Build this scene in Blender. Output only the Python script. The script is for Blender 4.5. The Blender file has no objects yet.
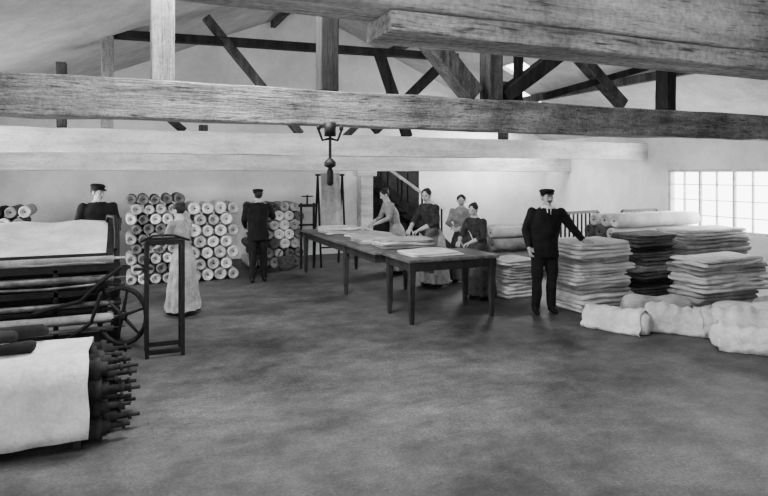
import bpy, math, random
from mathutils import Vector, Matrix, noise
random.seed(7)
YAW=23.33
CA=math.cos(math.radians(YAW)); SA=math.sin(math.radians(YAW))
V=Vector
# ------------------------------------------------------------------ materials
def mat(name,c1,c2=None,scale=4.0,rough=0.8,bump=0.0,stretch=(1,1,1),bscale=None,detail=6,metal=0.0,tint=(1,1,1),blotch=0.0,crack=0.0):
    m=bpy.data.materials.new(name); m.use_nodes=True
    nt=m.node_tree; b=nt.nodes['Principled BSDF']
    b.inputs['Roughness'].default_value=rough
    b.inputs['Metallic'].default_value=metal
    try: b.inputs['Specular IOR Level'].default_value=0.2
    except: pass
    if c2 is None: c2=c1*0.8
    tc=nt.nodes.new('ShaderNodeTexCoord'); mp=nt.nodes.new('ShaderNodeMapping')
    mp.inputs['Scale'].default_value=stretch
    nt.links.new(tc.outputs['Object'],mp.inputs['Vector'])
    def nz(vec,sc,det=detail,ro=.65):
        n=nt.nodes.new('ShaderNodeTexNoise'); n.inputs['Scale'].default_value=sc; n.inputs['Detail'].default_value=det
        n.inputs['Roughness'].default_value=ro; nt.links.new(vec,n.inputs['Vector']); return n
    n=nz(mp.outputs['Vector'],scale)
    r=nt.nodes.new('ShaderNodeValToRGB')
    r.color_ramp.elements[0].position=0.36; r.color_ramp.elements[1].position=0.64
    r.color_ramp.elements[0].color=(c2*tint[0],c2*tint[1],c2*tint[2],1); r.color_ramp.elements[1].color=(c1*tint[0],c1*tint[1],c1*tint[2],1)
    nt.links.new(n.outputs['Fac'],r.inputs['Fac']); col=r.outputs['Color']
    def mul(col,fac,lo,hi,a,bb):
        mr=nt.nodes.new('ShaderNodeMapRange'); mr.inputs[1].default_value=lo; mr.inputs[2].default_value=hi; mr.inputs[3].default_value=a; mr.inputs[4].default_value=bb
        nt.links.new(fac,mr.inputs[0]); vm=nt.nodes.new('ShaderNodeVectorMath'); vm.operation='SCALE'
        nt.links.new(col,vm.inputs[0]); nt.links.new(mr.outputs[0],vm.inputs['Scale']); return vm.outputs[0]
    if blotch>0:
        col=mul(col,nz(tc.outputs['Object'],1.1,10,.75).outputs['Fac'],.36,.62,1-blotch,1+blotch*.35)
        col=mul(col,nz(tc.outputs['Object'],38,3,.6).outputs['Fac'],.35,.65,1-blotch*.5,1+blotch*.25)
    if crack>0:
        mp2=nt.nodes.new('ShaderNodeMapping'); mp2.inputs['Scale'].default_value=tuple(x*2.2 for x in stretch); nt.links.new(tc.outputs['Object'],mp2.inputs['Vector'])
        col=mul(col,nz(mp2.outputs['Vector'],7,4,.5).outputs['Fac'],.30,.44,1-crack,1.0)
    nt.links.new(col,b.inputs['Base Color'])
    if bump>0:
        n2=nz(mp.outputs['Vector'],bscale or scale*3,8)
        bp=nt.nodes.new('ShaderNodeBump'); bp.inputs['Strength'].default_value=bump; bp.inputs['Distance'].default_value=0.03
        nt.links.new(n2.outputs['Fac'],bp.inputs['Height']); nt.links.new(bp.outputs['Normal'],b.inputs['Normal'])
    return m
M_plaster=mat('plaster_limewash',0.86,0.70,1.3,0.95,0.2,bscale=9,blotch=.14)
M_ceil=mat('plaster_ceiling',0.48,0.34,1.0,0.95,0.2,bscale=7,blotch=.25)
M_beam=mat('weathered_timber',0.38,0.16,2.2,0.95,0.9,(0.4,4,4),bscale=10,blotch=.65,crack=.8)
M_beaml=mat('pale_weathered_timber',0.50,0.25,2.2,0.95,0.8,(0.4,4,4),bscale=10,blotch=.5,crack=.65)
M_post=mat('pale_post_timber',0.40,0.22,3.0,0.95,0.6,(4,4,.3),bscale=14,blotch=.45,crack=.6)
M_beamd=mat('dark_timber',0.032,0.010,3.0,0.9,0.5,(3,3,.4),bscale=12,blotch=.4)
M_beamm=mat('brown_timber',0.11,0.035,3.0,0.9,0.6,(3,3,.4),bscale=12,blotch=.5,crack=.6)
M_beamw=mat('whitewashed_timber',0.84,0.54,2.0,0.95,0.4,(0.4,3,3),blotch=.28,crack=.3)
M_tablew=mat('table_wood',0.045,0.018,4,0.6,0.3,(2,2,0.6),blotch=.3)
M_tabtop=mat('table_top_wood',0.17,0.07,4,0.5,0.2,(3,0.5,2),blotch=.4)
M_iron=mat('cast_iron',0.022,0.008,8,0.5,0.2,metal=0.2,blotch=.3)
M_ironl=mat('worn_steel',0.20,0.08,8,0.45,0.1,metal=0.4,blotch=.3)
M_white=mat('bleached_cloth',0.78,0.52,3,0.98,0.5,bscale=12,blotch=.22)
M_cream=mat('raw_cloth',0.48,0.28,4,0.98,0.5,bscale=14,blotch=.3)
M_grey=mat('grey_cloth',0.17,0.08,4,0.98,0.5,bscale=14,blotch=.3)
M_dark=mat('dark_cloth',0.035,0.012,4,0.98,0.5,bscale=14,blotch=.3)
M_core=mat('roll_core',0.02,0.01,5,0.8)
M_skin=mat('skin',0.42,0.34,6,0.6,tint=(1.0,.98,.96))
M_lip=mat('lips',0.16,0.12,6,0.6)
M_suit=mat('black_wool',0.012,0.005,8,0.95,0.3)
M_trou=mat('dark_trousers',0.015,0.007,8,0.95,0.3)
M_shoe=mat('boot_leather',0.008,0.005,8,0.5)
M_shirt=mat('linen_shirt',0.75,0.62,8,0.9,0.2)
M_hair=mat('dark_hair',0.02,0.008,20,0.6,0.3)
M_eye=mat('eye_dark',0.01,0.01,8,0.2)
M_blouse=mat('grey_blouse',0.05,0.015,14,0.9,0.4,blotch=.4)
M_blousel=mat('light_blouse',0.36,0.20,10,0.9,0.4,blotch=.3)
M_skirt=mat('grey_skirt',0.09,0.04,10,0.9,0.4,blotch=.3)
M_skirtl=mat('pale_skirt',0.42,0.24,10,0.9,0.4,blotch=.3)
M_glass=mat('lamp_glass',0.6,0.5,8,0.2)
M_wicker=mat('wicker',0.12,0.04,30,0.8,0.6)
def floor_mat():
    m=bpy.data.materials.new('worn_floor_boards'); m.use_nodes=True; nt=m.node_tree; b=nt.nodes['Principled BSDF']
    tc=nt.nodes.new('ShaderNodeTexCoord')
    br=nt.nodes.new('ShaderNodeTexBrick'); br.inputs['Scale'].default_value=1.0
    br.inputs['Brick Width'].default_value=3.2; br.inputs['Row Height'].default_value=0.2; br.inputs['Mortar Size'].default_value=0.003
    br.inputs['Color1'].default_value=(.056,.056,.056,1); br.inputs['Color2'].default_value=(.060,.060,.060,1); br.inputs['Mortar'].default_value=(.046,.046,.046,1)
    nt.links.new(tc.outputs['Object'],br.inputs['Vector'])
    def nz(scale,st,det=8):
        mp=nt.nodes.new('ShaderNodeMapping'); mp.inputs['Scale'].default_value=st
        nt.links.new(tc.outputs['Object'],mp.inputs['Vector'])
        n=nt.nodes.new('ShaderNodeTexNoise'); n.inputs['Scale'].default_value=scale; n.inputs['Detail'].default_value=det; n.inputs['Roughness'].default_value=.75
        nt.links.new(mp.outputs['Vector'],n.inputs['Vector']); return n
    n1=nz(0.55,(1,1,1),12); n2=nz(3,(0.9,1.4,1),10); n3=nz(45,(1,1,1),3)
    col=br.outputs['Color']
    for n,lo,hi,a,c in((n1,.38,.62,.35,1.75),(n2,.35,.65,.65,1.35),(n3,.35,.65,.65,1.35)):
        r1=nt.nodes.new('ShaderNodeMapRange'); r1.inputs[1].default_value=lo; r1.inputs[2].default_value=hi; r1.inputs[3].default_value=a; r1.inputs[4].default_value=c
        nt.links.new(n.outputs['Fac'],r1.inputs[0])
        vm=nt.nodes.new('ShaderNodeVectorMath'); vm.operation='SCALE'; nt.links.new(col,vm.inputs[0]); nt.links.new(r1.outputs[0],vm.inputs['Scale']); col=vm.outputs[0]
    nt.links.new(col,b.inputs['Base Color']); b.inputs['Roughness'].default_value=.62
    try: b.inputs['Specular IOR Level'].default_value=.35
    except: pass
    bp=nt.nodes.new('ShaderNodeBump'); bp.inputs['Strength'].default_value=.4; bp.inputs['Distance'].default_value=.012
    nt.links.new(n2.outputs['Fac'],bp.inputs['Height']); nt.links.new(bp.outputs['Normal'],b.inputs['Normal'])
    return m
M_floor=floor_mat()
# ------------------------------------------------------------------ mesh builder
class MB:
    def __init__(s): s.v=[]; s.f=[]; s.m=[]; s.s=[]
    def add(s,vs,fs,mi=0,sm=False):
        o=len(s.v); s.v+=[V(p) for p in vs]; s.f+=[tuple(i+o for i in f) for f in fs]
        s.m+=([mi]*len(fs) if isinstance(mi,int) else list(mi)); s.s+=[sm]*len(fs)
    def merge(s,o,M=None,mi=None):
        s.add([(M@p if M else p) for p in o.v],o.f,(o.m if mi is None else mi),True)
    def box(s,a,b,mi=0):
        x0,y0,z0=a; x1,y1,z1=b
        s.add([(x0,y0,z0),(x1,y0,z0),(x1,y1,z0),(x0,y1,z0),(x0,y0,z1),(x1,y0,z1),(x1,y1,z1),(x0,y1,z1)],
              [(0,3,2,1),(4,5,6,7),(0,1,5,4),(1,2,6,5),(2,3,7,6),(3,0,4,7)],mi)
    def rings(s,rs,mi=0,sm=True,cap=True):
        n=len(rs[0]); vs=[p for r in rs for p in r]; fs=[]
        for i in range(len(rs)-1):
            for j in range(n):
                k=(j+1)%n; fs.append((i*n+j,i*n+k,(i+1)*n+k,(i+1)*n+j))
        if cap: fs.append(tuple(reversed(range(n)))); fs.append(tuple((len(rs)-1)*n+j for j in range(n)))
        s.add(vs,fs,mi,sm)
    def beam(s,p0,p1,w,h,mi=0,seg=1,jit=0.0,up=(0,0,1)):
        p0=V(p0);p1=V(p1); t=(p1-p0).normalized(); u=V(up)
        if abs(t.dot(u))>.95: u=V((0,1,0))
        sd=t.cross(u).normalized(); u=sd.cross(t).normalized(); rs=[]
        for i in range(seg+1):
            c=p0.lerp(p1,i/seg); r=[]
            for a,b in((-1,-1),(1,-1),(1,1),(-1,1)):
                q=c+sd*(a*w/2)+u*(b*h/2)
                if jit: q=q+noise.noise_vector(q*1.7+V((a,b,0)))*jit
                r.append(q)
            rs.append(r)
        s.rings(rs,mi,False)
    def tube(s,pts,rads,seg=10,mi=0,rnd=True,sm=True,sq=1.0):
        pts=[V(p) for p in pts]
        if not isinstance(rads,(list,tuple)): rads=[rads]*len(pts)
        n=len(pts); T=[]
        for i in range(n):
            a=pts[max(i-1,0)]; b=pts[min(i+1,n-1)]; T.append((b-a).normalized())
        ref=V((0,0,1)) if abs(T[0].z)<.9 else V((0,1,0))
        x=T[0].cross(ref).normalized(); rs=[]
        def ring(c,t,r):
            nonlocal x
            x=(x-t*x.dot(t)).normalized(); y=t.cross(x)
            return [c+(x*math.cos(2*math.pi*k/seg)+y*sq*math.sin(2*math.pi*k/seg))*r for k in range(seg)]
        if rnd:
            rs.append(ring(pts[0]-T[0]*rads[0]*.9,T[0],rads[0]*.35)); rs.append(ring(pts[0]-T[0]*rads[0]*.6,T[0],rads[0]*.78))
        for i in range(n): rs.append(ring(pts[i],T[i],rads[i]))
        if rnd:
            rs.append(ring(pts[-1]+T[-1]*rads[-1]*.6,T[-1],rads[-1]*.78)); rs.append(ring(pts[-1]+T[-1]*rads[-1]*.9,T[-1],rads[-1]*.35))
        s.rings(rs,mi,sm)
    def ell(s,c,r,mi=0,nu=16,nv=10,M=None):
        rs=[]
        for i in range(1,nv):
            th=math.pi*i/nv
            rr=[V((r[0]*math.sin(th)*math.cos(2*math.pi*k/nu),r[1]*math.sin(th)*math.sin(2*math.pi*k/nu),-r[2]*math.cos(th))) for k in range(nu)]
            rs.append([V(c)+((M@q) if M else q) for q in rr])
        s.rings(rs,mi,True)
    def lathe(s,p0,ax,prof,seg=20,mi=0,lump=0,sm=True):
        p0=V(p0); ax=V(ax).normalized(); ref=V((0,0,1)) if abs(ax.z)<.9 else V((1,0,0))
        x=ax.cross(ref).normalized(); y=ax.cross(x); rs=[]
        for t,r in prof:
            ring=[]
            for k in range(seg):
                a=2*math.pi*k/seg; q=p0+ax*t+(x*math.cos(a)+y*math.sin(a))*r
                if lump: q=q+noise.noise_vector(q*3.1)*lump*min(1,r/.05)
                ring.append(q)
            rs.append(ring)
        s.rings(rs,mi,sm)
    def obj(s,name,mats,parent=None,bevel=0,loc=None,rz=0,auto=True):
        me=bpy.data.meshes.new(name); me.from_pydata([tuple(p) for p in s.v],[],s.f)
        for m in mats: me.materials.append(m)
        me.polygons.foreach_set('material_index',s.m); me.polygons.foreach_set('use_smooth',s.s)
        import bmesh
        bm=bmesh.new(); bm.from_mesh(me); bmesh.ops.recalc_face_normals(bm,faces=bm.faces); bm.to_mesh(me); bm.free()
        ob=bpy.data.objects.new(name,me); bpy.context.scene.collection.objects.link(ob)
        if loc: ob.location=loc
        ob.rotation_euler[2]=rz
        if parent: ob.parent=parent
        if bevel:
            b=ob.modifiers.new('bev','BEVEL'); b.width=bevel; b.segments=2; b.limit_method='ANGLE'
        return ob
def empty(name,loc=(0,0,0),rz=0):
    e=bpy.data.objects.new(name,None); bpy.context.scene.collection.objects.link(e); e.location=loc; e.rotation_euler[2]=rz; return e
def remesh(mb,vox,it=3):
    me=bpy.data.meshes.new('tmp'); me.from_pydata([tuple(p) for p in mb.v],[],mb.f)
    import bmesh
    bm=bmesh.new(); bm.from_mesh(me); bmesh.ops.recalc_face_normals(bm,faces=bm.faces); bm.to_mesh(me); bm.free()
    ob=bpy.data.objects.new('tmp',me); bpy.context.scene.collection.objects.link(ob)
    r=ob.modifiers.new('r','REMESH'); r.mode='VOXEL'; r.voxel_size=vox
    sm=ob.modifiers.new('s','SMOOTH'); sm.factor=.5; sm.iterations=it
    dg=bpy.context.evaluated_depsgraph_get(); dg.update()
    m=bpy.data.meshes.new_from_object(ob.evaluated_get(dg),depsgraph=dg)
    vs=[v.co.copy() for v in m.vertices]; fs=[tuple(p.vertices) for p in m.polygons]
    bpy.data.objects.remove(ob); bpy.data.meshes.remove(m)
    return vs,fs
# ------------------------------------------------------------------ room shell
U0,U1,N0,N1=-3.1,11.1,-3.0,14.0; EAVE=2.9; RU=4.0; RZ=5.9
def roofz(u): 
    return EAVE+(RZ-EAVE)*(1-abs(u-RU)/(RU-U0 if u<RU else U1-RU))
mb=MB(); mb.box((U0,N0,-.2),(U1,N1,0)); mb.obj('floor',[M_floor])
def cells(lo,hi,cuts):
    c=sorted(set([lo,hi]+[x for x in cuts if lo<x<hi])); return list(zip(c[:-1],c[1:]))
def wall(name,axis,p0,p1,a0,a1,z1,holes,gable=False):
    mb=MB()
    for x0,x1 in cells(a0,a1,[h[i] for h in holes for i in(0,1)]):
        for z0,zz in cells(0,z1,[h[i] for h in holes for i in(2,3)]):
            cx=(x0+x1)/2; cz=(z0+zz)/2
            if any(h[0]<cx<h[1] and h[2]<cz<h[3] for h in holes): continue
            if axis=='u': mb.box((x0,p0,z0),(x1,p1,zz))
            else: mb.box((p0,x0,z0),(p1,x1,zz))
    if gable:
        mb.add([(a0,p0,z1),(a1,p0,z1),(RU,p0,RZ),(a0,p1,z1),(a1,p1,z1),(RU,p1,RZ)],[(0,1,2),(3,5,4),(0,3,4,1),(1,4,5,2),(2,5,3,0)])
    return mb.obj(name,[M_plaster])
wr=[(6.7,9.8,.75,2.05)]
wall('wall_right','n',U1,U1+.25,N0-.25,N1+.25,EAVE,wr)
wl=[(3.9,6.6,.75,2.05),(8.4,10.9,.75,2.05)]
wall('wall_left','n',U0-.25,U0,N0-.25,N1+.25,EAVE,wl)
wf=[(-2,0,.9,2.5)]  # unseen opening behind the camera, added to light the beam faces
wall('wall_front','u',N0-.25,N0,U0,U1,EAVE,wf,True)
wall('wall_back','u',N1,N1+.25,U0,U1,EAVE,[],True)
def window(name,axis,p,a0,a1,z0,z1,nx,nz):
    mb=MB()
    def bx(x0,x1,c0,c1,t=.03):
        if axis=='n': mb.box((p-t,x0,c0),(p+t,x1,c1))
        else: mb.box((x0,p-t,c0),(x1,p+t,c1))
    bx(a0,a1,z0,z0+.06,.05); bx(a0,a1,z1-.06,z1,.05); bx(a0,a0+.06,z0+.06,z1-.06,.05); bx(a1-.06,a1,z0+.06,z1-.06,.05)
    for i in range(1,nx):
        x=a0+(a1-a0)*i/nx; w=.024 if i%2==0 else .008; bx(x-w,x+w,z0+.06,z1-.06)
    for i in range(1,nz):
        z=z0+(z1-z0)*i/nz; bx(a0+.06,a1-.06,z-.008,z+.008,.02)
    mb.obj(name,[M_beamw])
k=1
for h in wr: window('window_%d'%k,'n',U1+.1,h[0],h[1],h[2],h[3],8,4); k+=1
for h in wl: window('window_%d'%k,'n',U0-.1,h[0],h[1],h[2],h[3],8,4); k+=1
for h in wf: window('window_%d'%k,'u',N0-.1,h[0],h[1],h[2],h[3],6,4); k+=1
mb=MB()
skyl=[(7.7,8.3,10.5,11.3),(-.4,1.4,1.0,3.0),(0,1.6,4.9,6.4),(8.6,9.8,11.8,13.2)]  # the two left-slope openings are out of view, added to let light in
for lo,hi in((U0-.25,RU),(RU,U1+.25)):
    hs=[h for h in skyl if lo<h[0] and h[1]<hi]
    for x0,x1 in cells(lo,hi,[h[i] for h in hs for i in(0,1)]):
        for y0,y1 in cells(N0-.25,N1+.25,[h[i] for h in hs for i in(2,3)]):
            cx=(x0+x1)/2; cy=(y0+y1)/2
            if any(h[0]<cx<h[1] and h[2]<cy<h[3] for h in hs): continue
            a,b=roofz(x0),roofz(x1)
            mb.add([(x0,y0,a),(x1,y0,b),(x1,y1,b),(x0,y1,a),(x0,y0,a+.1),(x1,y0,b+.1),(x1,y1,b+.1),(x0,y1,a+.1)],
              [(0,3,2,1),(4,5,6,7),(0,1,5,4),(1,2,6,5),(2,3,7,6),(3,0,4,7)])
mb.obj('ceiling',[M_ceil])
for i,u in enumerate((3.2,6.0,8.9)):
    mb=MB(); mb.beam((u,N0,roofz(u)-.09),(u,N1,roofz(u)-.09),.12,.16,seg=20,jit=.01); mb.obj('trim_%d'%(i+1),[M_beamm],bevel=.01)
# ------------------------------------------------------------------ trusses
def truss(n,zb,h,mtie,members,w=.26,corbel=None,jit=.02):
    e=empty('roof_truss',(0,n,0))
    mb=MB(); mb.beam((U0,0,zb+h/2),(U1,0,zb+h/2),w,h,seg=60,jit=jit); mb.obj('tie_beam',[mtie],e,bevel=.015)
    if corbel:
        mb=MB(); mb.beam((corbel[0],-.01,zb-corbel[2]/2-.006),(corbel[1],-.01,zb-corbel[2]/2-.006),w*.94,corbel[2]*.94,seg=40,jit=.008); mb.obj('lower_plank',[M_beam],e,bevel=.006)
    zt=zb+h
    for i,(u0,z0,u1,z1,ww,m) in enumerate(members):
        mb=MB(); mb.beam((u0,0,zt+z0),(u1,0,zt+z1),ww*.85,ww,seg=6,jit=.012,up=(0,1,0)); mb.obj('strut_%d'%(i+1),[m],e,bevel=.012)
    return e
truss(2.1,2.555,.33,M_beaml,[(2.0,0,2.0,1.9,.22,M_beamm),(4,0,4,2.6,.22,M_beamm),(6,0,6,1.9,.22,M_beamm)],corbel=(.88,9.5,.085),jit=.010)
truss(6.0,2.45,.36,M_beam,[
 (.32,0,.32,1.6,.24,M_post),(1.94,0,1.94,2.0,.22,M_beamd),(3.97,0,3.97,2.6,.22,M_beamm),(4.35,0,4.35,.8,.10,M_beamd),
 (6.78,0,6.78,1.35,.2,M_beamd),(3.72,.05,2.3,1.5,.25,M_beamm),(4.12,.05,5.5,1.0,.2,M_beamd),
 (6.0,.05,5.0,.85,.16,M_beamm),(4.75,.1,6.6,.62,.1,M_beamd),(3.2,.75,2.5,.9,.18,M_beamd)])
truss(10.45,2.28,.38,M_beamw,[(-.26,0,-.26,2.0,.21,M_post),(-2.9,1.47,6.1,1.62,.16,M_beamd),(2.88,0,1.24,1.93,.16,M_beamm),(4.3,.1,5.8,1.5,.2,M_beamd),(5.0,0,4.4,1.6,.2,M_beamd),(7.2,0,7.2,1.2,.18,M_beamm),(.9,0,.55,.3,.14,M_beamd),(-.9,0,-.9,1.0,.16,M_beamm)])
truss(13.05,2.02,.36,M_beamw,[(1.5,0,1.5,.6,.2,M_beamm),(4.3,.1,5.8,1.5,.16,M_beamm)])
mb=MB(); mb.beam((5.14,13.05,0),(5.14,13.05,2.02),.3,.3,seg=6,jit=.005); mb.box((4.9,12.88,1.9),(5.38,13.22,2.02)); mb.obj('support_column',[M_beamw],bevel=.015)
mb=MB(); mb.box((5.5,13.93,0),(7.0,13.998,2.05),0)
for i in range(5): mb.box((5.56+i*.28,13.91,.05),(5.80+i*.28,13.93,1.98),1)
mb.obj('door_1',[M_beamd,M_iron])
mb=MB()
for i in range(9):
    x=7.5-i*.22; z=(i+1)*.2
    mb.box((x-.24,13.3,z-.04),(x,13.85,z),0)
for y in(13.3,13.85): mb.beam((7.55,y,.08),(5.5,y,1.85),.05,.2,0,up=(0,0,1))
for i in range(4): mb.beam((7.3-i*.55,13.27,.3+i*.5),(7.3-i*.55,13.27,1.1+i*.38),.04,.04,0)
mb.beam((7.4,13.27,1.05),(5.5,13.27,2.3),.05,.07,1)
mb.obj('wooden_staircase',[M_beamd,M_beamw])
# ------------------------------------------------------------------ tables
def table(name,u0,u1,n0,n1,h,legs,cut):
    e=empty(name,((u0+u1)/2,(n0+n1)/2,0)); cx,cy=(u0+u1)/2,(n0+n1)/2
    mb=MB(); mb.box((u0-cx,n0-cy,h-.045),(u1-cx,n1-cy,h)); mb.obj('table_top',[M_tabtop],e,bevel=.012)
    mb=MB(); a,b,c,d=u0-cx+.07,u1-cx-.07,n0-cy+.07,n1-cy-.07
    for q in(((a,c),(b,c)),((a,d),(b,d)),((a,c),(a,d)),((b,c),(b,d))):
        mb.beam((q[0][0],q[0][1],h-.105),(q[1][0],q[1][1],h-.105),.03,.12)
    mb.obj('apron',[M_tablew],e,bevel=.004)
    for i,(x,y) in enumerate(legs):
        mb=MB(); rs=[]
        for z,w in((0,.022),(.06,.028),(h-.17,.042),(h-.16,.048),(h-.045,.048)):
            rs.append([V((x-cx+p*w,y-cy+q*w,z)) for p,q in((-1,-1),(1,-1),(1,1),(-1,1))])
        mb.rings(rs,0,False); mb.obj('leg_%d'%(i+1),[M_tablew],e,bevel=.005)
    return e
table('wooden_table',3.32,4.70,6.9,7.76,.85,[(3.4,6.98),(4.62,6.98),(3.4,7.68),(4.62,7.68)],0)
table('wooden_table',3.2,4.42,7.80,11.6,.85,[(3.28,9.15),(4.34,9.15),(3.28,11.5),(4.34,11.5)],0)
# ------------------------------------------------------------------ cloth helpers
def rrect(cx,cy,w,d,r,n=6,rot=0):
    pts=[]
    for qx,qy,a0 in((1,1,0),(-1,1,90),(-1,-1,180),(1,-1,270)):
        for i in range(n):
            a=math.radians(a0+90*i/(n-1)); pts.append(((w/2-r)*qx+r*math.cos(a),(d/2-r)*qy+r*math.sin(a)))
    out=[]
    for i in range(len(pts)):
        p=pts[i]; q=pts[(i+1)%len(pts)]
        k=1 if i%n!=n-1 else 7
        for j in range(k): out.append((p[0]+(q[0]-p[0])*j/k,p[1]+(q[1]-p[1])*j/k))
    c,s=math.cos(rot),math.sin(rot)
    return [(cx+x*c-y*s,cy+x*s+y*c) for x,y in out]
def slab(mb,cx,cy,z0,h,w,d,rot=0,mi=0,amp=.012,ins0=.035):
    rs=[]; sd=V((random.random()*50,random.random()*50,0))
    for t,ins in((0,ins0*1.4),(.08,ins0*.8),(.3,0),(.5,-.004),(.7,0),(.92,ins0*.8),(1,ins0*1.4),(1,ins0*1.4+.1)):
        r=rrect(cx,cy,w-2*ins,d-2*ins,max(.02,.07-ins*.3),rot=rot)
        rs.append([V((x,y,z0+h*t))+V((noise.noise(V((x*4,y*4,t*1.5))+sd)*amp*2,noise.noise(V((x*4,y*4,t*1.5+9))+sd)*amp*2,noise.noise(V((x*3,y*3,0))+sd)*amp*(t if z0>0.001 or t>.3 else 0))) for x,y in r])
    mb.rings(rs,mi,True)
def folded_pile(name,cx,cy,w,d,h,layers,mats,rot=0,pick=None,amp=.012,sub=True):
    mb=MB(); z=0; hs=[h/layers*random.uniform(.75,1.25) for _ in range(layers)]; k=h/sum(hs)
    for i,hh in enumerate(hs):
        hh*=k; mi=random.randrange(len(mats)) if pick is None else pick[i%len(pick)]
        n=2 if sub and hh>.06 else 1
        ox,oy,orr=random.uniform(-.04,.04),random.uniform(-.03,.03),random.uniform(-.06,.06)
        ww=w*random.uniform(.88,1.0); dd=d*random.uniform(.9,1)
        for j in range(n):
            slab(mb,cx+ox,cy+oy,z+hh*j/n,hh/n*1.0,ww-.03*j,dd,rot+orr,mi,amp,.022)
        z+=hh
    return mb.obj(name,mats)
def roll(mb,p0,p1,r,mi=0,mcore=1,lump=.012):
    p0=V(p0);p1=V(p1); L=(p1-p0).length; a=p1-p0
    prof=[(.03,r*.18),(.0,r*.2),(.004,r*.4),(-.004,r*.42),(.0,r*.7),(-.004,r*.72),(.006,r*.9),(.03,r)]
    body=[(L*i/6,r) for i in range(1,6)]
    prof2=[(L-t,rr) for t,rr in reversed(prof)]
    mb.lathe(p0,a,prof+body+prof2,20,mi,lump)
    mb.lathe(p0,a,[(-.015,r*.10),(L+.015,r*.10)],8,mcore)
CL=[M_white,M_cream,M_grey,M_dark,M_core]
def roll_stack(name,u0,u1,n0,n1,h,r,weights,axis='n',jit=.03,gap=1.76,rowmi=None):
    mb=MB(); z=r; row=0
    while z+r<=h+.02:
        off=r*(row%2)*.9
        x=(u0 if axis=='n' else n0)+r+off
        lim=(u1 if axis=='n' else n1)
        while x+r<=lim+.01:
            mi=random.choices(range(4),weights)[0]; rr=r*random.uniform(.84,.99); j=random.uniform(-jit,jit); zz=z+(rr-r)*.8
            if rowmi and random.random()<.75: mi=rowmi[row%len(rowmi)]
            if axis=='n': roll(mb,(x,n0+j,zz),(x+random.uniform(-.02,.02),n1+j,zz),rr,mi,4)
            else: roll(mb,(u0+j,x,zz),(u1+j,x,zz),rr,mi,4)
            x+=2*r
        z+=r*gap; row+=1
    return mb.obj(name,CL)
def tabpile(name,cx,cy,w,d,h,l,mats,z,rot=0):
    mb=MB(); zz=z
    for i in range(l):
        slab(mb,cx+random.uniform(-.03,.03),cy+random.uniform(-.03,.03),zz,h/l,w*random.uniform(.85,1),d,rot+random.uniform(-.15,.15),i%len(mats),.016,.01); zz+=h/l
    mb.obj(name,mats)
T=.853
tabpile('folded_cloth',3.85,7.33,.85,.52,.045,2,[M_white],T,.12)
tabpile('folded_cloth',3.85,8.2,.9,.45,.13,4,[M_white,M_cream],T,.05)
tabpile('folded_cloth',3.7,8.95,.75,.6,.09,3,[M_cream,M_white],T,-.1)
tabpile('folded_cloth',3.9,9.8,.7,.6,.07,2,[M_white,M_cream],T,.2)
tabpile('folded_cloth',3.7,10.6,.8,.6,.12,3,[M_white],T,0)
tabpile('folded_cloth',3.75,11.25,.6,.4,.06,2,[M_cream],T,0)
# ------------------------------------------------------------------ right piles
folded_pile('folded_cloth_stack',6.34,6.98,1.06,.72,.98,9,[M_white,M_cream],pick=[0,0,1,0,0,0,1,0,0],amp=.024)
folded_pile('folded_cloth_stack',5.75,8.05,.62,.55,.60,6,[M_white,M_cream],amp=.02)
folded_pile('folded_cloth_stack',7.68,7.25,.9,.66,1.0,10,[M_dark,M_grey,M_cream],pick=[1,1,0,1,2,1,1,0,1,1],amp=.024)
folded_pile('folded_cloth_stack',7.95,6.14,1.35,.62,.76,6,[M_white,M_cream],pick=[0,1,0,0,1,0],amp=.03)
folded_pile('folded_cloth_stack',9.35,7.5,1.7,.75,1.0,8,[M_grey,M_cream,M_white],pick=[1,0,1,2,1,1,1,2],amp=.025)
roll_stack('cloth_roll_stack',8.3,10.4,8.35,9.35,1.36,.135,[5,4,1,0],'u')
roll_stack('cloth_roll_stack',6.55,7.9,9.7,10.7,.98,.13,[3,5,2,.6],'u')
def bundle(name,p0,p1,r,mi,wrap=True):
    mb=MB(); p0=V(p0+(r*.8,)); p1=V(p1+(r*.8,)); L=(p1-p0).length; a=(p1-p0).normalized()
    pr=[(.01,r*.1),(-.0,r*.45),(.02,r*.75),(.06,r*.93)]
    prof=pr+[(L*t,r*(1+.05*math.sin(9*t+r*40))) for t in(.15,.22,.3,.38,.46,.54,.62,.7,.78,.85)]+[(L-t,q) for t,q in reversed(pr)]
    mb.lathe(p0,a,prof,28,mi,0)
    sd=V((random.random()*9,3,0))
    for v in mb.v:
        v+=noise.noise_vector(v*3.0+sd)*.04+noise.noise_vector(v*9+sd)*.012
        v.z=max(v.z,.003+abs(noise.noise(v*4))*.004)
    if wrap:
        sdv=a.cross(V((0,0,1))); rs=[]; N=30
        for i in range(N+1):
            t=i/N; c=p0+a*L*(.08+.84*t); r2=r*1.10+.015; row=[]
            for an in range(-48,235,7):
                q=c+(sdv*math.cos(math.radians(an))+V((0,0,1))*math.sin(math.radians(an)))*(r2+(.06 if an<-10 or an>190 else 0))
                q+=noise.noise_vector(q*3.0+sd)*.045+noise.noise_vector(q*8)*.022+V((0,0,.012*math.sin(i*.95)))
                row.append(q)
            rs.append(row)
        n=len(rs[0]); vs=[x for rr in rs for x in rr]; fs=[(i*n+j,i*n+j+1,(i+1)*n+j+1,(i+1)*n+j) for i in range(N) for j in range(n-1)]
        for v in vs: v.z=max(v.z,.005)
        mb.add(vs,fs,0,True)
    return mb.obj(name,CL)
bundle('cloth_bundle',(5.50,6.15),(5.86,5.40),.14,0)
bundle('cloth_bundle',(6.20,6.22),(7.05,5.82),.17,1,False)
bundle('cloth_bundle',(6.05,5.72),(6.50,5.12),.16,0)
bundle('cloth_bundle',(6.42,5.25),(6.98,4.60),.17,0)
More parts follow.
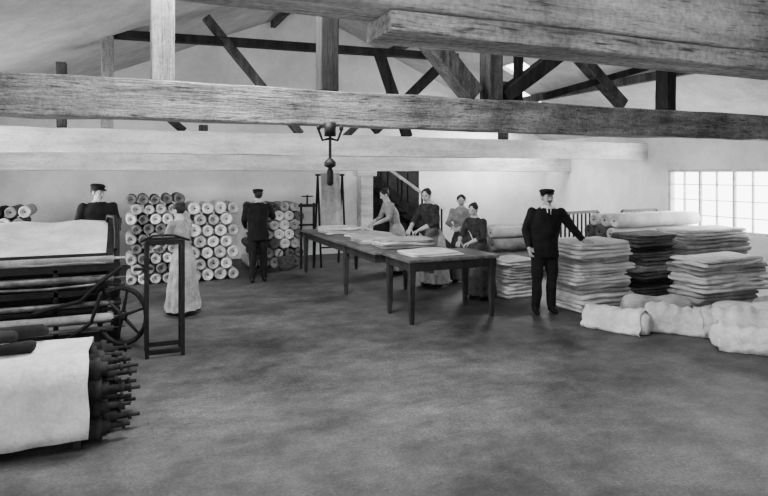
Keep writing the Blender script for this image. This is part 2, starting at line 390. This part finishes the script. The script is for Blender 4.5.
bundle('cloth_bundle',(6.95,5.42),(7.6,4.8),.18,0,False)
bundle('cloth_bundle',(7.75,5.42),(8.6,4.85),.17,1,False)
bundle('cloth_bundle',(6.1,4.78),(6.6,4.15),.14,0)
# ------------------------------------------------------------------ left stacks
roll_stack('cloth_roll_stack',0.0,1.02,11.35,12.3,1.64,.10,[2,5,3,.3],'n',rowmi=[1,2,1,2,1,2,0])
roll_stack('cloth_roll_stack',1.04,1.98,11.3,12.3,1.60,.115,[4,5,1,0],'n')
roll_stack('cloth_roll_stack',2.3,3.5,12.35,13.2,1.4,.11,[2,4,3,.4],'n')
roll_stack('cloth_roll_stack',-2.3,-1.35,11.3,12.2,1.45,.10,[3,4,3,1],'n')
# ------------------------------------------------------------------ cloth folding machine
e=empty('cloth_folding_machine',(0,7.43,0))
def part(name,fn,mats,bevel=0,sm=None):
    mb=MB(); fn(mb); return mb.obj(name,mats,e,bevel=bevel)
XL=-2.75
def frame_side(x):
    def f(mb):
        for y,z in((.08,1.0),(1.1,1.3)): mb.beam((x,y,0),(x,y*.9+.05,z),.07,.07)
        mb.beam((x,.08,.98),(x,1.05,1.3),.07,.08); mb.beam((x,.08,.12),(x,1.1,.12),.07,.07); mb.beam((x,.08,.55),(x,1.05,.6),.05,.06)
        mb.tube([(x,.1,.1),(x,.35,.4),(x,.6,.5),(x,.85,.4),(x,1.1,.1)],.03,8)
        for y in(.08,1.1): mb.box((x-.07,y-.09,0),(x+.07,y+.09,.05))
    return f
part('side_frame_right',frame_side(-.1),[M_iron],.006); part('side_frame_left',frame_side(XL+.05),[M_iron],.006)
def rails(mb):
    for y,z,w in((.06,.9,.09),(.06,.62,.06),(.06,.42,.04),(.06,.12,.10),(1.1,.3,.08),(1.1,.55,.06),(1.05,1.25,.06),(.6,.2,.1)): mb.beam((XL,y,z),(-.05,y,z),.05,w)
    for x in(-.7,-1.3,-1.9): mb.beam((x,.06,.1),(x,.06,.9),.05,.05)
    mb.box((XL+.1,.7,.15),(-.2,.72,.85))
part('rails',rails,[M_iron],.005)
def rollers(mb):
    for y,z,r,mi in((.0,1.0,.055,0),(.0,.78,.04,1),(.0,.5,.03,1),(.0,.34,.05,0),(.5,.6,.08,2),(.0,.22,.022,1)):
        mb.lathe((XL+.03,y,z),(1,0,0),[(0,r*.3),(.0,r),(2.6,r),(2.6,r*.3),(2.72,r*.3)],18,mi)
part('rollers',rollers,[M_cream,M_ironl,M_dark])
def apron(mb):
    nx=24
    prof=[(-.05,.97),(-.02,1.07),(.1,1.09),(.4,1.16),(.7,1.26),(.9,1.34),(1.0,1.36),(1.08,1.2)]
    vs=[];fs=[]
    for i in range(nx+1):
        x=XL+.1+(2.45)*i/nx
        for y,z in prof: vs.append((x,y,z+noise.noise(V((x*3,y*3,0)))*.03))
    n=len(prof)
    for i in range(nx):
        for j in range(n-1): fs.append((i*n+j,i*n+j+1,(i+1)*n+j+1,(i+1)*n+j))
    mb.add(vs,fs,0,True)
ap=part('cloth_apron',apron,[M_white]); so=ap.modifiers.new('s','SOLIDIFY'); so.thickness=.012
def apr2(mb):
    mb.box((XL+.1,.12,.86),(-.2,.16,.94)); mb.beam((XL+.1,-.09,1.06),(-.12,-.09,1.06),.02,.035)
    mb.beam((-.2,.12,1.02),(-.12,1.05,1.36),.16,.06)
    mb.tube([(-.22,1.0,1.25),(-.2,.9,1.42),(-.12,.7,1.42),(-.1,.4,1.25),(-.1,.1,1.1)],.022,8)
part('guide_bars',apr2,[M_iron],.004)
def wheel(mb):
    c=V((-.03,-.08,.36)); R=.31
    pts=[c+V((math.cos(a)*R*.8,-math.cos(a)*.12,math.sin(a)*R)) for a in [2*math.pi*i/28 for i in range(29)]]
    mb.tube(pts,.028,8,rnd=False)
    for i in range(6):
        a=math.pi*i/3+.3; mb.tube([c,c+V((math.cos(a)*R*.8,-math.cos(a)*.12,math.sin(a)*R))],[.022,.014],6)
    mb.lathe(c+V((0,-.05,0)),(0.1,1,0),[(0,.02),(0,.05),(.1,.05),(.28,.02)],12)
part('hand_wheel',wheel,[M_iron])
def gears(mb):
    mb.lathe((-.3,-.03,.72),(0,1,0),[(0,.02),(0,.1),(.05,.1),(.05,.02)],18,0); mb.lathe((-.14,-.03,.62),(0,1,0),[(0,.02),(0,.07),(.05,.07),(.05,.02)],14,0)
    mb.tube([(-.9,-.02,.45),(-.45,-.04,.55),(-.25,-.04,.75),(-.05,-.03,.9)],.022,8,0)
    mb.tube([(-.6,-.02,.12),(-.35,-.04,.3),(-.25,-.04,.62)],.022,8,0)
    mb.tube([(-1.6,-.02,.72),(-.8,-.03,.7),(-.3,-.03,.72)],.014,8,1)
part('gearing',gears,[M_iron,M_ironl])
mb=MB(); ya,yb=6.8,7.12
for x,y in((.21,ya),(.57,ya),(.21,yb),(.57,yb)): mb.beam((x,y,0),(x,y,1.24),.04,.05)
for y in(ya,yb):
    mb.beam((.21,y,1.22),(.57,y,1.22),.04,.05); mb.beam((.21,y,.06),(.57,y,.06),.03,.05)
mb.beam((.21,ya,1.05),(.21,yb,1.05),.03,.04); mb.beam((.57,ya,1.22),(.57,yb,1.22),.03,.04); mb.beam((.57,ya,.3),(.57,yb,.3),.03,.04); mb.beam((.21,ya,.3),(.21,yb,.3),.03,.04)
mb.tube([(.15,ya-.02,1.24),(.27,ya-.03,1.30),(.47,ya-.03,1.3),(.63,ya-.02,1.24)],.014,8)
mb.beam((.08,ya,.95),(.27,ya,.95),.03,.03)
mb.obj('cloth_guide_stand',[M_iron],bevel=.004)
# ------------------------------------------------------------------ foreground roll stand
e=empty('warp_roll_stand',(.22,.42,0))
mb=MB()
for r_ in range(4):
    for c_ in range(4):
        z=.10+.14*r_; y=4.42+c_*.17+.03*(r_%2); x=-.34+random.uniform(-.06,.05)
        mb.lathe((-1.75,y,z),(1,0,0),[(0,.03),(0,.068),(x+1.75-.07,.068),(x+1.75-.07,.080),(x+1.75-.03,.080),(x+1.75-.03,.05),(x+1.75+.02,.045),(x+1.75+.02,.022),(x+1.75+.10,.02),(x+1.75+.10,.032),(x+1.75+.125,.032),(x+1.75+.125,.014),(x+1.75+.15+random.random()*.04,.014)],14,0)
mb.obj('rolls',[M_dark],e)
mb=MB()
for x in(-.56,-1.75):
    mb.box((x,4.35,0),(x+.05,4.40,.55)); mb.box((x,4.96,0),(x+.05,5.02,.55)); mb.box((x,4.40,.50),(x+.05,4.96,.55))
mb.obj('rack_frame',[M_beamd],e)
mb=MB(); vs=[];fs=[]
prof=[(4.26,.08),(4.25,.16),(4.25,.26),(4.26,.36),(4.27,.46),(4.29,.54),(4.36,.61),(4.5,.645),(4.7,.66),(4.95,.65),(5.07,.6),(5.1,.4),(5.11,.1)]
nx=44
for i in range(nx+1):
    x=-2.3+1.84*i/nx
    for j,(y,z) in enumerate(prof):
        k=noise.noise(V((x*4,y*2,z*1.2))); f=math.sin(x*16+noise.noise(V((x*2,0,z*2)))*4)*.014*max(0,1-z/.55) if y<4.4 else 0
        vs.append((x+noise.noise(V((x,y*3,z*5)))*.03,min(y+k*.03*(1 if y<4.5 else -1)+f,4.30) if y<4.3 else y,z+noise.noise(V((x*3,y*5,1)))*(.03 if z<.3 else .02)))
n=len(prof)
for i in range(nx):
    for j in range(n-1): fs.append((i*n+j,i*n+j+1,(i+1)*n+j+1,(i+1)*n+j))
mb.add(vs,fs,0,True); o=mb.obj('cloth_cover',[M_white],e); so=o.modifiers.new('s','SOLIDIFY'); so.thickness=.012
mb=MB(); mb.tube([(-1.9,4.65,.75),(-1.4,4.7,.75),(-1.0,4.75,.74)],[.05,.07,.05],10,0); mb.tube([(-1.8,4.9,.74),(-.8,4.93,.72)],[.05,.04],10,0); mb.tube([(-1.2,4.55,.70),(-.85,4.6,.70)],[.04,.045],10,0)
for v in mb.v: v+=noise.noise_vector(v*6)*.03
mb.obj('dark_cloth_bundle',[M_dark],e)
# ------------------------------------------------------------------ lamp, basket, rack, railing
mb=MB(); c=V((1.90,5.78,.03)); 
mb.tube([c+V((0,0,2.42)),c+V((0,0,1.98))],.016,8,0)
mb.lathe(c+V((0,0,2.30)),(0,0,1),[(0,.02),(0,.06),(.14,.06),(.14,.02)],12,0)
mb.tube([c+V((-.12,0,2.36)),c+V((-.08,0,2.26)),c+V((0,0,2.28)),c+V((.08,0,2.26)),c+V((.12,0,2.36))],.014,8,0)
for s in(-.12,.12): mb.lathe(c+V((s,0,2.36)),(0,0,1),[(0,.012),(.01,.022),(.04,.022),(.05,.012)],10,0)
mb.lathe(c+V((0,0,1.98)),(0,0,1),[(0,.02),(.02,.06),(.06,.06),(.1,.02)],14,0)
mb.lathe(c+V((0,0,1.80)),(0,0,1),[(0,.015),(.02,.035),(.14,.035),(.18,.02)],14,0)
mb.beam(c+V((0,-.02,2.42)),c+V((0,.22,2.42)),.06,.05,0)
mb.obj('hanging_gas_lamp',[M_iron,M_glass])
mb=MB()
mb.lathe((3.0,12.0,0),(0,0,1),[(0,.02),(0,.13),(.1,.16),(.24,.18),(.26,.19),(.26,.17),(.1,.14),(.04,.12),(.04,.02)],18,0)
mb.tube([(2.83,12,.25),(2.9,12,.4),(3.0,12,.45),(3.1,12,.4),(3.17,12,.25)],.012,8,0); mb.obj('wicker_basket',[M_wicker])
mb=MB()
for x in(3.75,4.3): mb.beam((x,12.0,0),(x,12.25,1.95),.035,.04,0); mb.beam((x,12.5,0),(x,12.25,1.95),.035,.04,0)
mb.beam((3.7,12.25,1.93),(4.35,12.25,1.93),.04,.04,0); mb.beam((3.75,12.1,.4),(4.3,12.1,.4),.03,.03,0)
vs=[];fs=[]
for i in range(13):
    x=3.80+.42*i/12
    for j in range(9):
        z=1.97-.14*j; vs.append((x+.04*(j/8)*(1 if i>6 else -1)*.3,12.2-.035*j*.6+math.sin(i*1.3)*.02,z))
for i in range(12):
    for j in range(8): fs.append((i*9+j,i*9+j+1,(i+1)*9+j+1,(i+1)*9+j))
mb.add(vs,fs,1,True); mb.obj('cloth_rack',[M_beamd,M_cream])
mb=MB(); yy=12.0
for x in(3.32,3.59): mb.beam((x,yy,0),(x,yy,1.35),.04,.04)
mb.beam((3.27,yy,1.3),(3.64,yy,1.3),.05,.06); mb.beam((3.27,yy,.9),(3.64,yy,.9),.04,.04); mb.tube([(3.45,yy,1.3),(3.45,yy,1.5)],.02,8)
mb.lathe((3.45,yy,1.48),(0,0,1),[(0,.02),(0,.12),(.02,.12),(.02,.02)],16); mb.obj('iron_press_stand',[M_iron])
def railing(p0,p1,n):
    p0=V(p0+(0,));p1=V(p1+(0,)); mb=MB(); Z=V((0,0,1))
    for z in(.15,1.15): mb.beam(p0+Z*z,p1+Z*z,.04,.06)
    for i in range(n+1):
        q=p0.lerp(p1,i/n); w=.06 if i in(0,n) else .03; mb.beam(q+Z*(0 if i in(0,n) else .15),q+Z*1.15,w,w)
    mb.obj('stair_railing',[M_iron])
railing((8.0,9.75),(9.3,10.0),10)
railing((9.9,9.9),(10.9,9.9),8)
# ------------------------------------------------------------------ people
def hand_mesh(curl=.45,side=1):
    mb=MB(); rs=[]
    for z,w,t in((-.02,.026,.02),(.0,.027,.019),(.03,.036,.016),(.06,.041,.014),(.085,.040,.012)):
        rs.append([V((w*math.cos(a),t*math.sin(a),z)) for a in [2*math.pi*i/14 for i in range(14)]])
    mb.rings(rs)
    for x,L,cx in((-.031,.062,.9),(-.011,.076,1),(.010,.080,1),(.030,.072,.95)):
        p=V((x*side*-1,0,.078)); pts=[p]; a=.12*cx; 
        for q,l in enumerate((.45,.32,.26)):
            a+=curl*cx*(.7+.3*q); d=V((x*side*-1*1.2,-math.sin(a),math.cos(a))).normalized(); p=p+d*L*l; pts.append(p)
        mb.tube(pts,[.0092,.0085,.0078,.0065],8)
    p=V((-.030*side,-.002,.025)); d1=V((-.72*side,-.30,.62)).normalized(); d2=V((-.35*side,-.42,.84)).normalized()
    mb.tube([p,p+d1*.038,p+d1*.038+d2*.03,p+d1*.038+d2*.052],[.014,.011,.010,.008],8)
    vs,fs=remesh(mb,.0045,1); o=MB(); o.add(vs,fs,0,True); return o
HANDS={}
def get_hand(c,s):
    if (c,s) not in HANDS: HANDS[(c,s)]=hand_mesh(c,s)
    return HANDS[(c,s)]
_head=None
def head_base():
    global _head
    if _head: return _head
    mb=MB()
    mb.ell((0,-.012,.022),(.074,.092,.097)); mb.ell((0,.018,-.045),(.055,.064,.070)); mb.ell((0,.058,-.096),(.024,.020,.018))
    mb.tube([(0,.080,.012),(0,.094,-.008),(0,.103,-.026)],[.008,.010,.015],8)
    for s in(-1,1):
        mb.ell((s*.036,.056,-.024),(.022,.020,.022)); mb.ell((s*.028,.076,.024),(.024,.011,.008)); mb.ell((s*.077,-.008,-.008),(.010,.020,.032))
    mb.ell((0,.080,-.058),(.024,.010,.005)); mb.ell((0,.077,-.069),(.020,.010,.006))
    vs,fs=remesh(mb,.0055,1); _head=(vs,fs); return _head
def person(name,u,n,a,H,kind,arms,lean=0,hturn=0,htilt=0,hat=None,mtop=None,mbot=None,mapr=None,stache=False,sleeve=1.0,feet=None,curl=.45,bun=True,wide=1.0,side=0):
    s=H/1.75; mb=MB(); rz=math.radians(a-YAW)
    def Y(z): return lean*max(0,z-.92)
    def X(z): return side*max(0,z-.92)
    woman=kind=='woman'
    sw=.178 if woman else .205
    if woman: tor=[(.98,.14,.11),(1.06,.13,.105),(1.15,.145,.12),(1.27,.172,.145),(1.36,.178,.13),(1.43,.17,.105),(1.48,.10,.075),(1.52,.055,.055)]
    else: tor=[(.79,.20,.145),(.84,.20,.142),(.94,.19,.135),(1.06,.18,.13),(1.2,.195,.135),(1.33,.213,.135),(1.42,.207,.115),(1.475,.125,.088),(1.52,.06,.06)]
    rs=[[V((rx*math.cos(t)+X(z),ry*math.sin(t)+Y(z),z)) for t in [2*math.pi*i/20 for i in range(20)]] for z,rx,ry in tor]
    mb.rings(rs)
    mb.tube([(X(1.46),Y(1.46)-.005,1.46),(X(1.56),Y(1.56)+.005,1.58)],[.056,.052],12)
    segs=[]; ak=1.0 if woman else 1.12
    for sd,(el,wr_,_) in zip((1,-1),arms):
        sh=V((sd*(sw-.01)+X(1.42),Y(1.42),1.42)); el=V(el);wr_=V(wr_)
        mb.tube([sh,sh.lerp(el,.5),el,el.lerp(wr_,.4),wr_],[.064*ak,.059*ak,.05*ak,.047*ak,.036*ak],12)
        segs.append((el,wr_))
    if feet is None: feet=[(.11,.0),(-.11,.0)]
    if woman:
        rs=[]
        for z,rx,ry in((1.04,.13,.10),(.98,.155,.125),(.88,.19,.155),(.7,.215,.18),(.45,.24,.205),(.2,.265,.23),(.07,.275,.24)):
            f=(1.04-z)
            rs.append([V(((rx+.020*f*math.cos(11*t))*math.cos(t),(ry+.020*f*math.cos(11*t))*math.sin(t)+Y(z),z)) for t in [2*math.pi*i/44 for i in range(44)]])
        mb.rings(rs)
    else:
        for sd,(fx,fy) in zip((1,-1),feet):
            hip=V((sd*.092,0,.88)); an=V((fx,fy,.09)); kn=hip.lerp(an,.5)+V((0,.025,0))
            mb.tube([hip,hip.lerp(kn,.5),kn,kn.lerp(an,.35),an],[.10,.09,.073,.07,.06],12)
    for sd,(fx,fy) in zip((1,-1),feet):
        mb.tube([(fx,fy-.045,.042),(fx,fy+.03,.045),(fx*1.1,fy+.12,.034),(fx*1.15,fy+.17,.028)],[.040,.042,.038,.027],10)
        mb.tube([(fx,fy,.05),(fx,fy,.12)],[.042,.045],8)
    vs,fs=remesh(mb,.014,3)
    out=MB(); mi=[]
    for f in fs:
        c=V((0,0,0))
        for i in f: c+=vs[i]
        c/=len(f); m=1
        arm=False
        for el,wr_ in segs:
            d=wr_-el; t_=max(0,min(1.15,(c-el).dot(d)/d.length_squared)); 
            if (c-(el+d*t_)).length<.066 and t_>0.0:
                arm=True; m=0 if t_>sleeve else 1
        if not arm:
            xx=c.x-X(c.z)
            if c.z<.085: m=3
            elif woman:
                if c.z<1.03: m=2
                if mapr and c.y>.04 and abs(c.x)<.17 and .28<c.z<1.05: m=4
                if c.z>1.49 and abs(xx)<.09: m=0
            else:
                if c.z<.80: m=2
                if c.z>1.495 and abs(xx)<.09: m=0
                yy=c.y-Y(c.z)
                if mapr and yy>.03 and 1.34<c.z<1.52 and abs(xx)<(c.z-1.33)*.28: m=4
                if mapr and 1.478<c.z<1.515 and abs(xx)<.09: m=4
        mi.append(m)
    for v in vs:
        if v.z>.12: v+=noise.noise_vector(V((v.x*9+u,v.y*9,v.z*6)))*.014
    out.add(vs,fs,mi,True)
    if mapr and not woman:
        out.beam((X(1.35),.132+Y(1.42),1.35),(X(1.47),.10+Y(1.47),1.475),.028,.014,6)
        for i in range(4): out.ell((-.012+X(1.3-.085*i),.142+Y(1.2),1.30-.085*i),(.008,.005,.008),6,8,6)
    for sd,(el,wr_,pn) in zip((1,-1),arms):
        el=V(el);wr_=V(wr_); hd=(wr_-el).normalized(); 
        if len(pn)>3: hd=V(pn[3:6]).normalized()
        y=-V(pn[:3]); y=(y-hd*y.dot(hd)).normalized(); x=y.cross(hd)
        M=Matrix((x,y,hd)).transposed().to_4x4(); M.translation=wr_
        best=max((1,-1),key=lambda q:(x*(-q)).dot(V((-sd*.6,1,.3))))
        out.merge(get_hand(curl,best),M,0)
    hm=MB(); hv,hf=head_base(); hi=[]
    for f in hf:
        c=V((0,0,0))
        for i in f: c+=hv[i]
        c/=len(f); m=0
        if c.y>.078 and abs(c.x)<.024 and -.074<c.z<-.053: m=7
        hi.append(m)
    hm.add([v.copy() for v in hv],hf,hi,True)
    for q in(-1,1):
        hm.ell((q*.030,.074,.003),(.014,.009,.0075),4,10,6); hm.ell((q*.030,.080,.003),(.0065,.005,.0065),6,8,6)
        hm.tube([(q*.014,.088,.021),(q*.032,.087,.026),(q*.048,.075,.020)],.0035,6,5)
    hm.ell((0,-.022,.030),(.082,.092,.098),5)
    if woman:
        hm.ell((0,-.02,.045),(.088,.09,.078),5)
        if bun: hm.ell((0,-.085,.085),(.042,.042,.036),5)
    if stache: hm.tube([(-.040,.086,-.053),(-.02,.097,-.046),(0,.100,-.043),(.02,.097,-.046),(.040,.086,-.053)],[.004,.009,.008,.009,.004],8,5)
    if hat=='cap':
        hm.lathe((0,-.012,.045),(0,0,1),[(0,.07),(0,.088),(.028,.092),(.042,.104),(.055,.104),(.074,.08),(.08,.02)],22,8)
        R_=Matrix.Rotation(math.radians(-14),3,'X'); hm.ell((0,.090,.053),(.060,.046,.007),8,16,6,R_)
    Mh=Matrix.Translation((X(1.6),Y(1.6)+.012,1.628))@Matrix.Rotation(math.radians(hturn),4,'Z')@Matrix.Rotation(math.radians(htilt),4,'X')
    out.merge(hm,Mh)
    for v in out.v: v*=s; v.x*=wide
    mats=[M_skin,mtop or M_suit,mbot or M_trou,M_shoe,mapr or M_shirt,M_hair,M_eye,M_lip,M_suit]
    o=out.obj(name,mats,loc=(u,n,0),rz=rz); return o
# local +X is each figure's right side, +Y is forward
person('man_in_suit',5.42,6.86,184,1.74,'man',[((.25,-.05,1.16),(.235,.05,.93),(-1,0,0)),((-.38,.01,1.20),(-.51,.05,1.035),(0,.0,-1,-.92,.15,-.10))],
  hat='cap',mapr=M_shirt,stache=True,hturn=6,feet=[(.13,.02),(-.10,-.02)],curl=.3,wide=1.05,side=-.05)
person('woman_at_table',5.12,8.02,128,1.50,'woman',[((.25,.22,1.15),(.14,.42,1.06),(0,0,-1)),((-.23,.22,1.15),(-.10,.42,1.06),(0,0,-1))],
  htilt=-14,mtop=M_blouse,mbot=M_skirt,sleeve=.5,hturn=15,lean=.30,wide=1.08)
person('woman_at_table',4.92,9.2,125,1.70,'woman',[((.26,.22,1.16),(.13,.44,1.04),(0,0,-1)),((-.26,.22,1.16),(-.10,.44,1.04),(0,0,-1))],
  htilt=-10,mtop=M_blouse,mbot=M_skirtl,mapr=M_grey,sleeve=.45,hturn=25,wide=1.12,lean=.26)
person('woman_at_table',5.56,9.35,160,1.58,'woman',[((.24,.10,1.18),(.10,.30,1.12),(0,0,-1)),((-.24,.10,1.18),(-.08,.30,1.14),(0,0,-1))],
  mtop=M_blousel,mbot=M_skirt,hturn=10,wide=1.08,lean=.08,htilt=-8)
person('woman_at_table',4.92,10.75,110,1.66,'woman',[((.22,.28,1.16),(.13,.50,1.04),(0,0,-1)),((-.22,.28,1.16),(-.1,.51,1.04),(0,0,-1))],
  mtop=M_blousel,mbot=M_skirtl,lean=.40,htilt=-22,sleeve=.6,wide=1.1)
person('woman_by_machine',.74,8.75,70,1.55,'woman',[((.21,.14,1.17),(.15,.37,1.08),(0,0,-1)),((-.22,.14,1.17),(-.13,.37,1.06),(0,0,-1))],
  mtop=M_blousel,mbot=M_skirtl,hturn=5,htilt=-10,lean=.12,wide=1.12)
person('man_at_stack',2.2,10.85,15,1.68,'man',[((.30,.14,1.2),(.20,.37,1.28),(0,1,0)),((-.25,.08,1.16),(-.22,.30,1.02),(0,0,-1))],
  hat='cap',mtop=M_suit,hturn=25,lean=.08,feet=[(.12,.08),(-.11,-.08)])
person('man_behind_machine',-.38,9.95,-150,1.80,'man',[((.26,.06,1.17),(.14,.27,1.1),(0,0,-1)),((-.26,.06,1.17),(-.12,.27,1.1),(0,0,-1))],
  hat='cap',mtop=M_suit,hturn=40,htilt=-8,lean=.05)
# ------------------------------------------------------------------ lights
w=bpy.data.worlds.new('sky'); bpy.context.scene.world=w; w.use_nodes=True
w.node_tree.nodes['Background'].inputs[0].default_value=(1,1,1,1); w.node_tree.nodes['Background'].inputs[1].default_value=9.0
def area(name,loc,rot,sx,sy,en):
    l=bpy.data.lights.new(name,'AREA'); l.shape='RECTANGLE'; l.size=sx; l.size_y=sy; l.energy=en
    o=bpy.data.objects.new(name,l); bpy.context.scene.collection.objects.link(o); o.location=loc; o.rotation_euler=[math.radians(x) for x in rot]; return o
area('skylight_fill',(.5,2.0,4.25),(0,-23,0),1.7,1.9,60)  # added area fill boosting daylight under an unseen roof opening
area('skylight_fill',(.8,5.65,4.40),(0,-23,0),1.5,1.4,430)  # added fill for the back-left wall, below an unseen roof opening
area('skylight_fill',(9.2,12.5,3.5),(0,23,0),1.1,1.3,280)  # added fill below the rear skylight, brightens the back of the room
area('window_fill',(-1,N0+.1,1.7),(90,0,0),2,1.5,140)  # added fill at the unseen front window, lights camera-facing sides
area('window_fill',(U1-.1,8.3,1.5),(0,90,0),1.2,3,230)  # added area fill strengthening the daylight of the right window
area('window_fill',(U0+.1,9.6,1.5),(0,-90,0),1.2,2.4,230)  # added fill at the left wall opening, brightens the back-left wall
# ------------------------------------------------------------------ camera
cam=bpy.data.cameras.new('camera'); co=bpy.data.objects.new('camera',cam); bpy.context.scene.collection.objects.link(co)
co.location=(0,0,1.95); co.rotation_euler=(math.radians(90),0,math.radians(-YAW)); cam.lens=28.125; cam.sensor_width=36; cam.shift_y=-74/768; cam.clip_start=.05
bpy.context.scene.camera=co
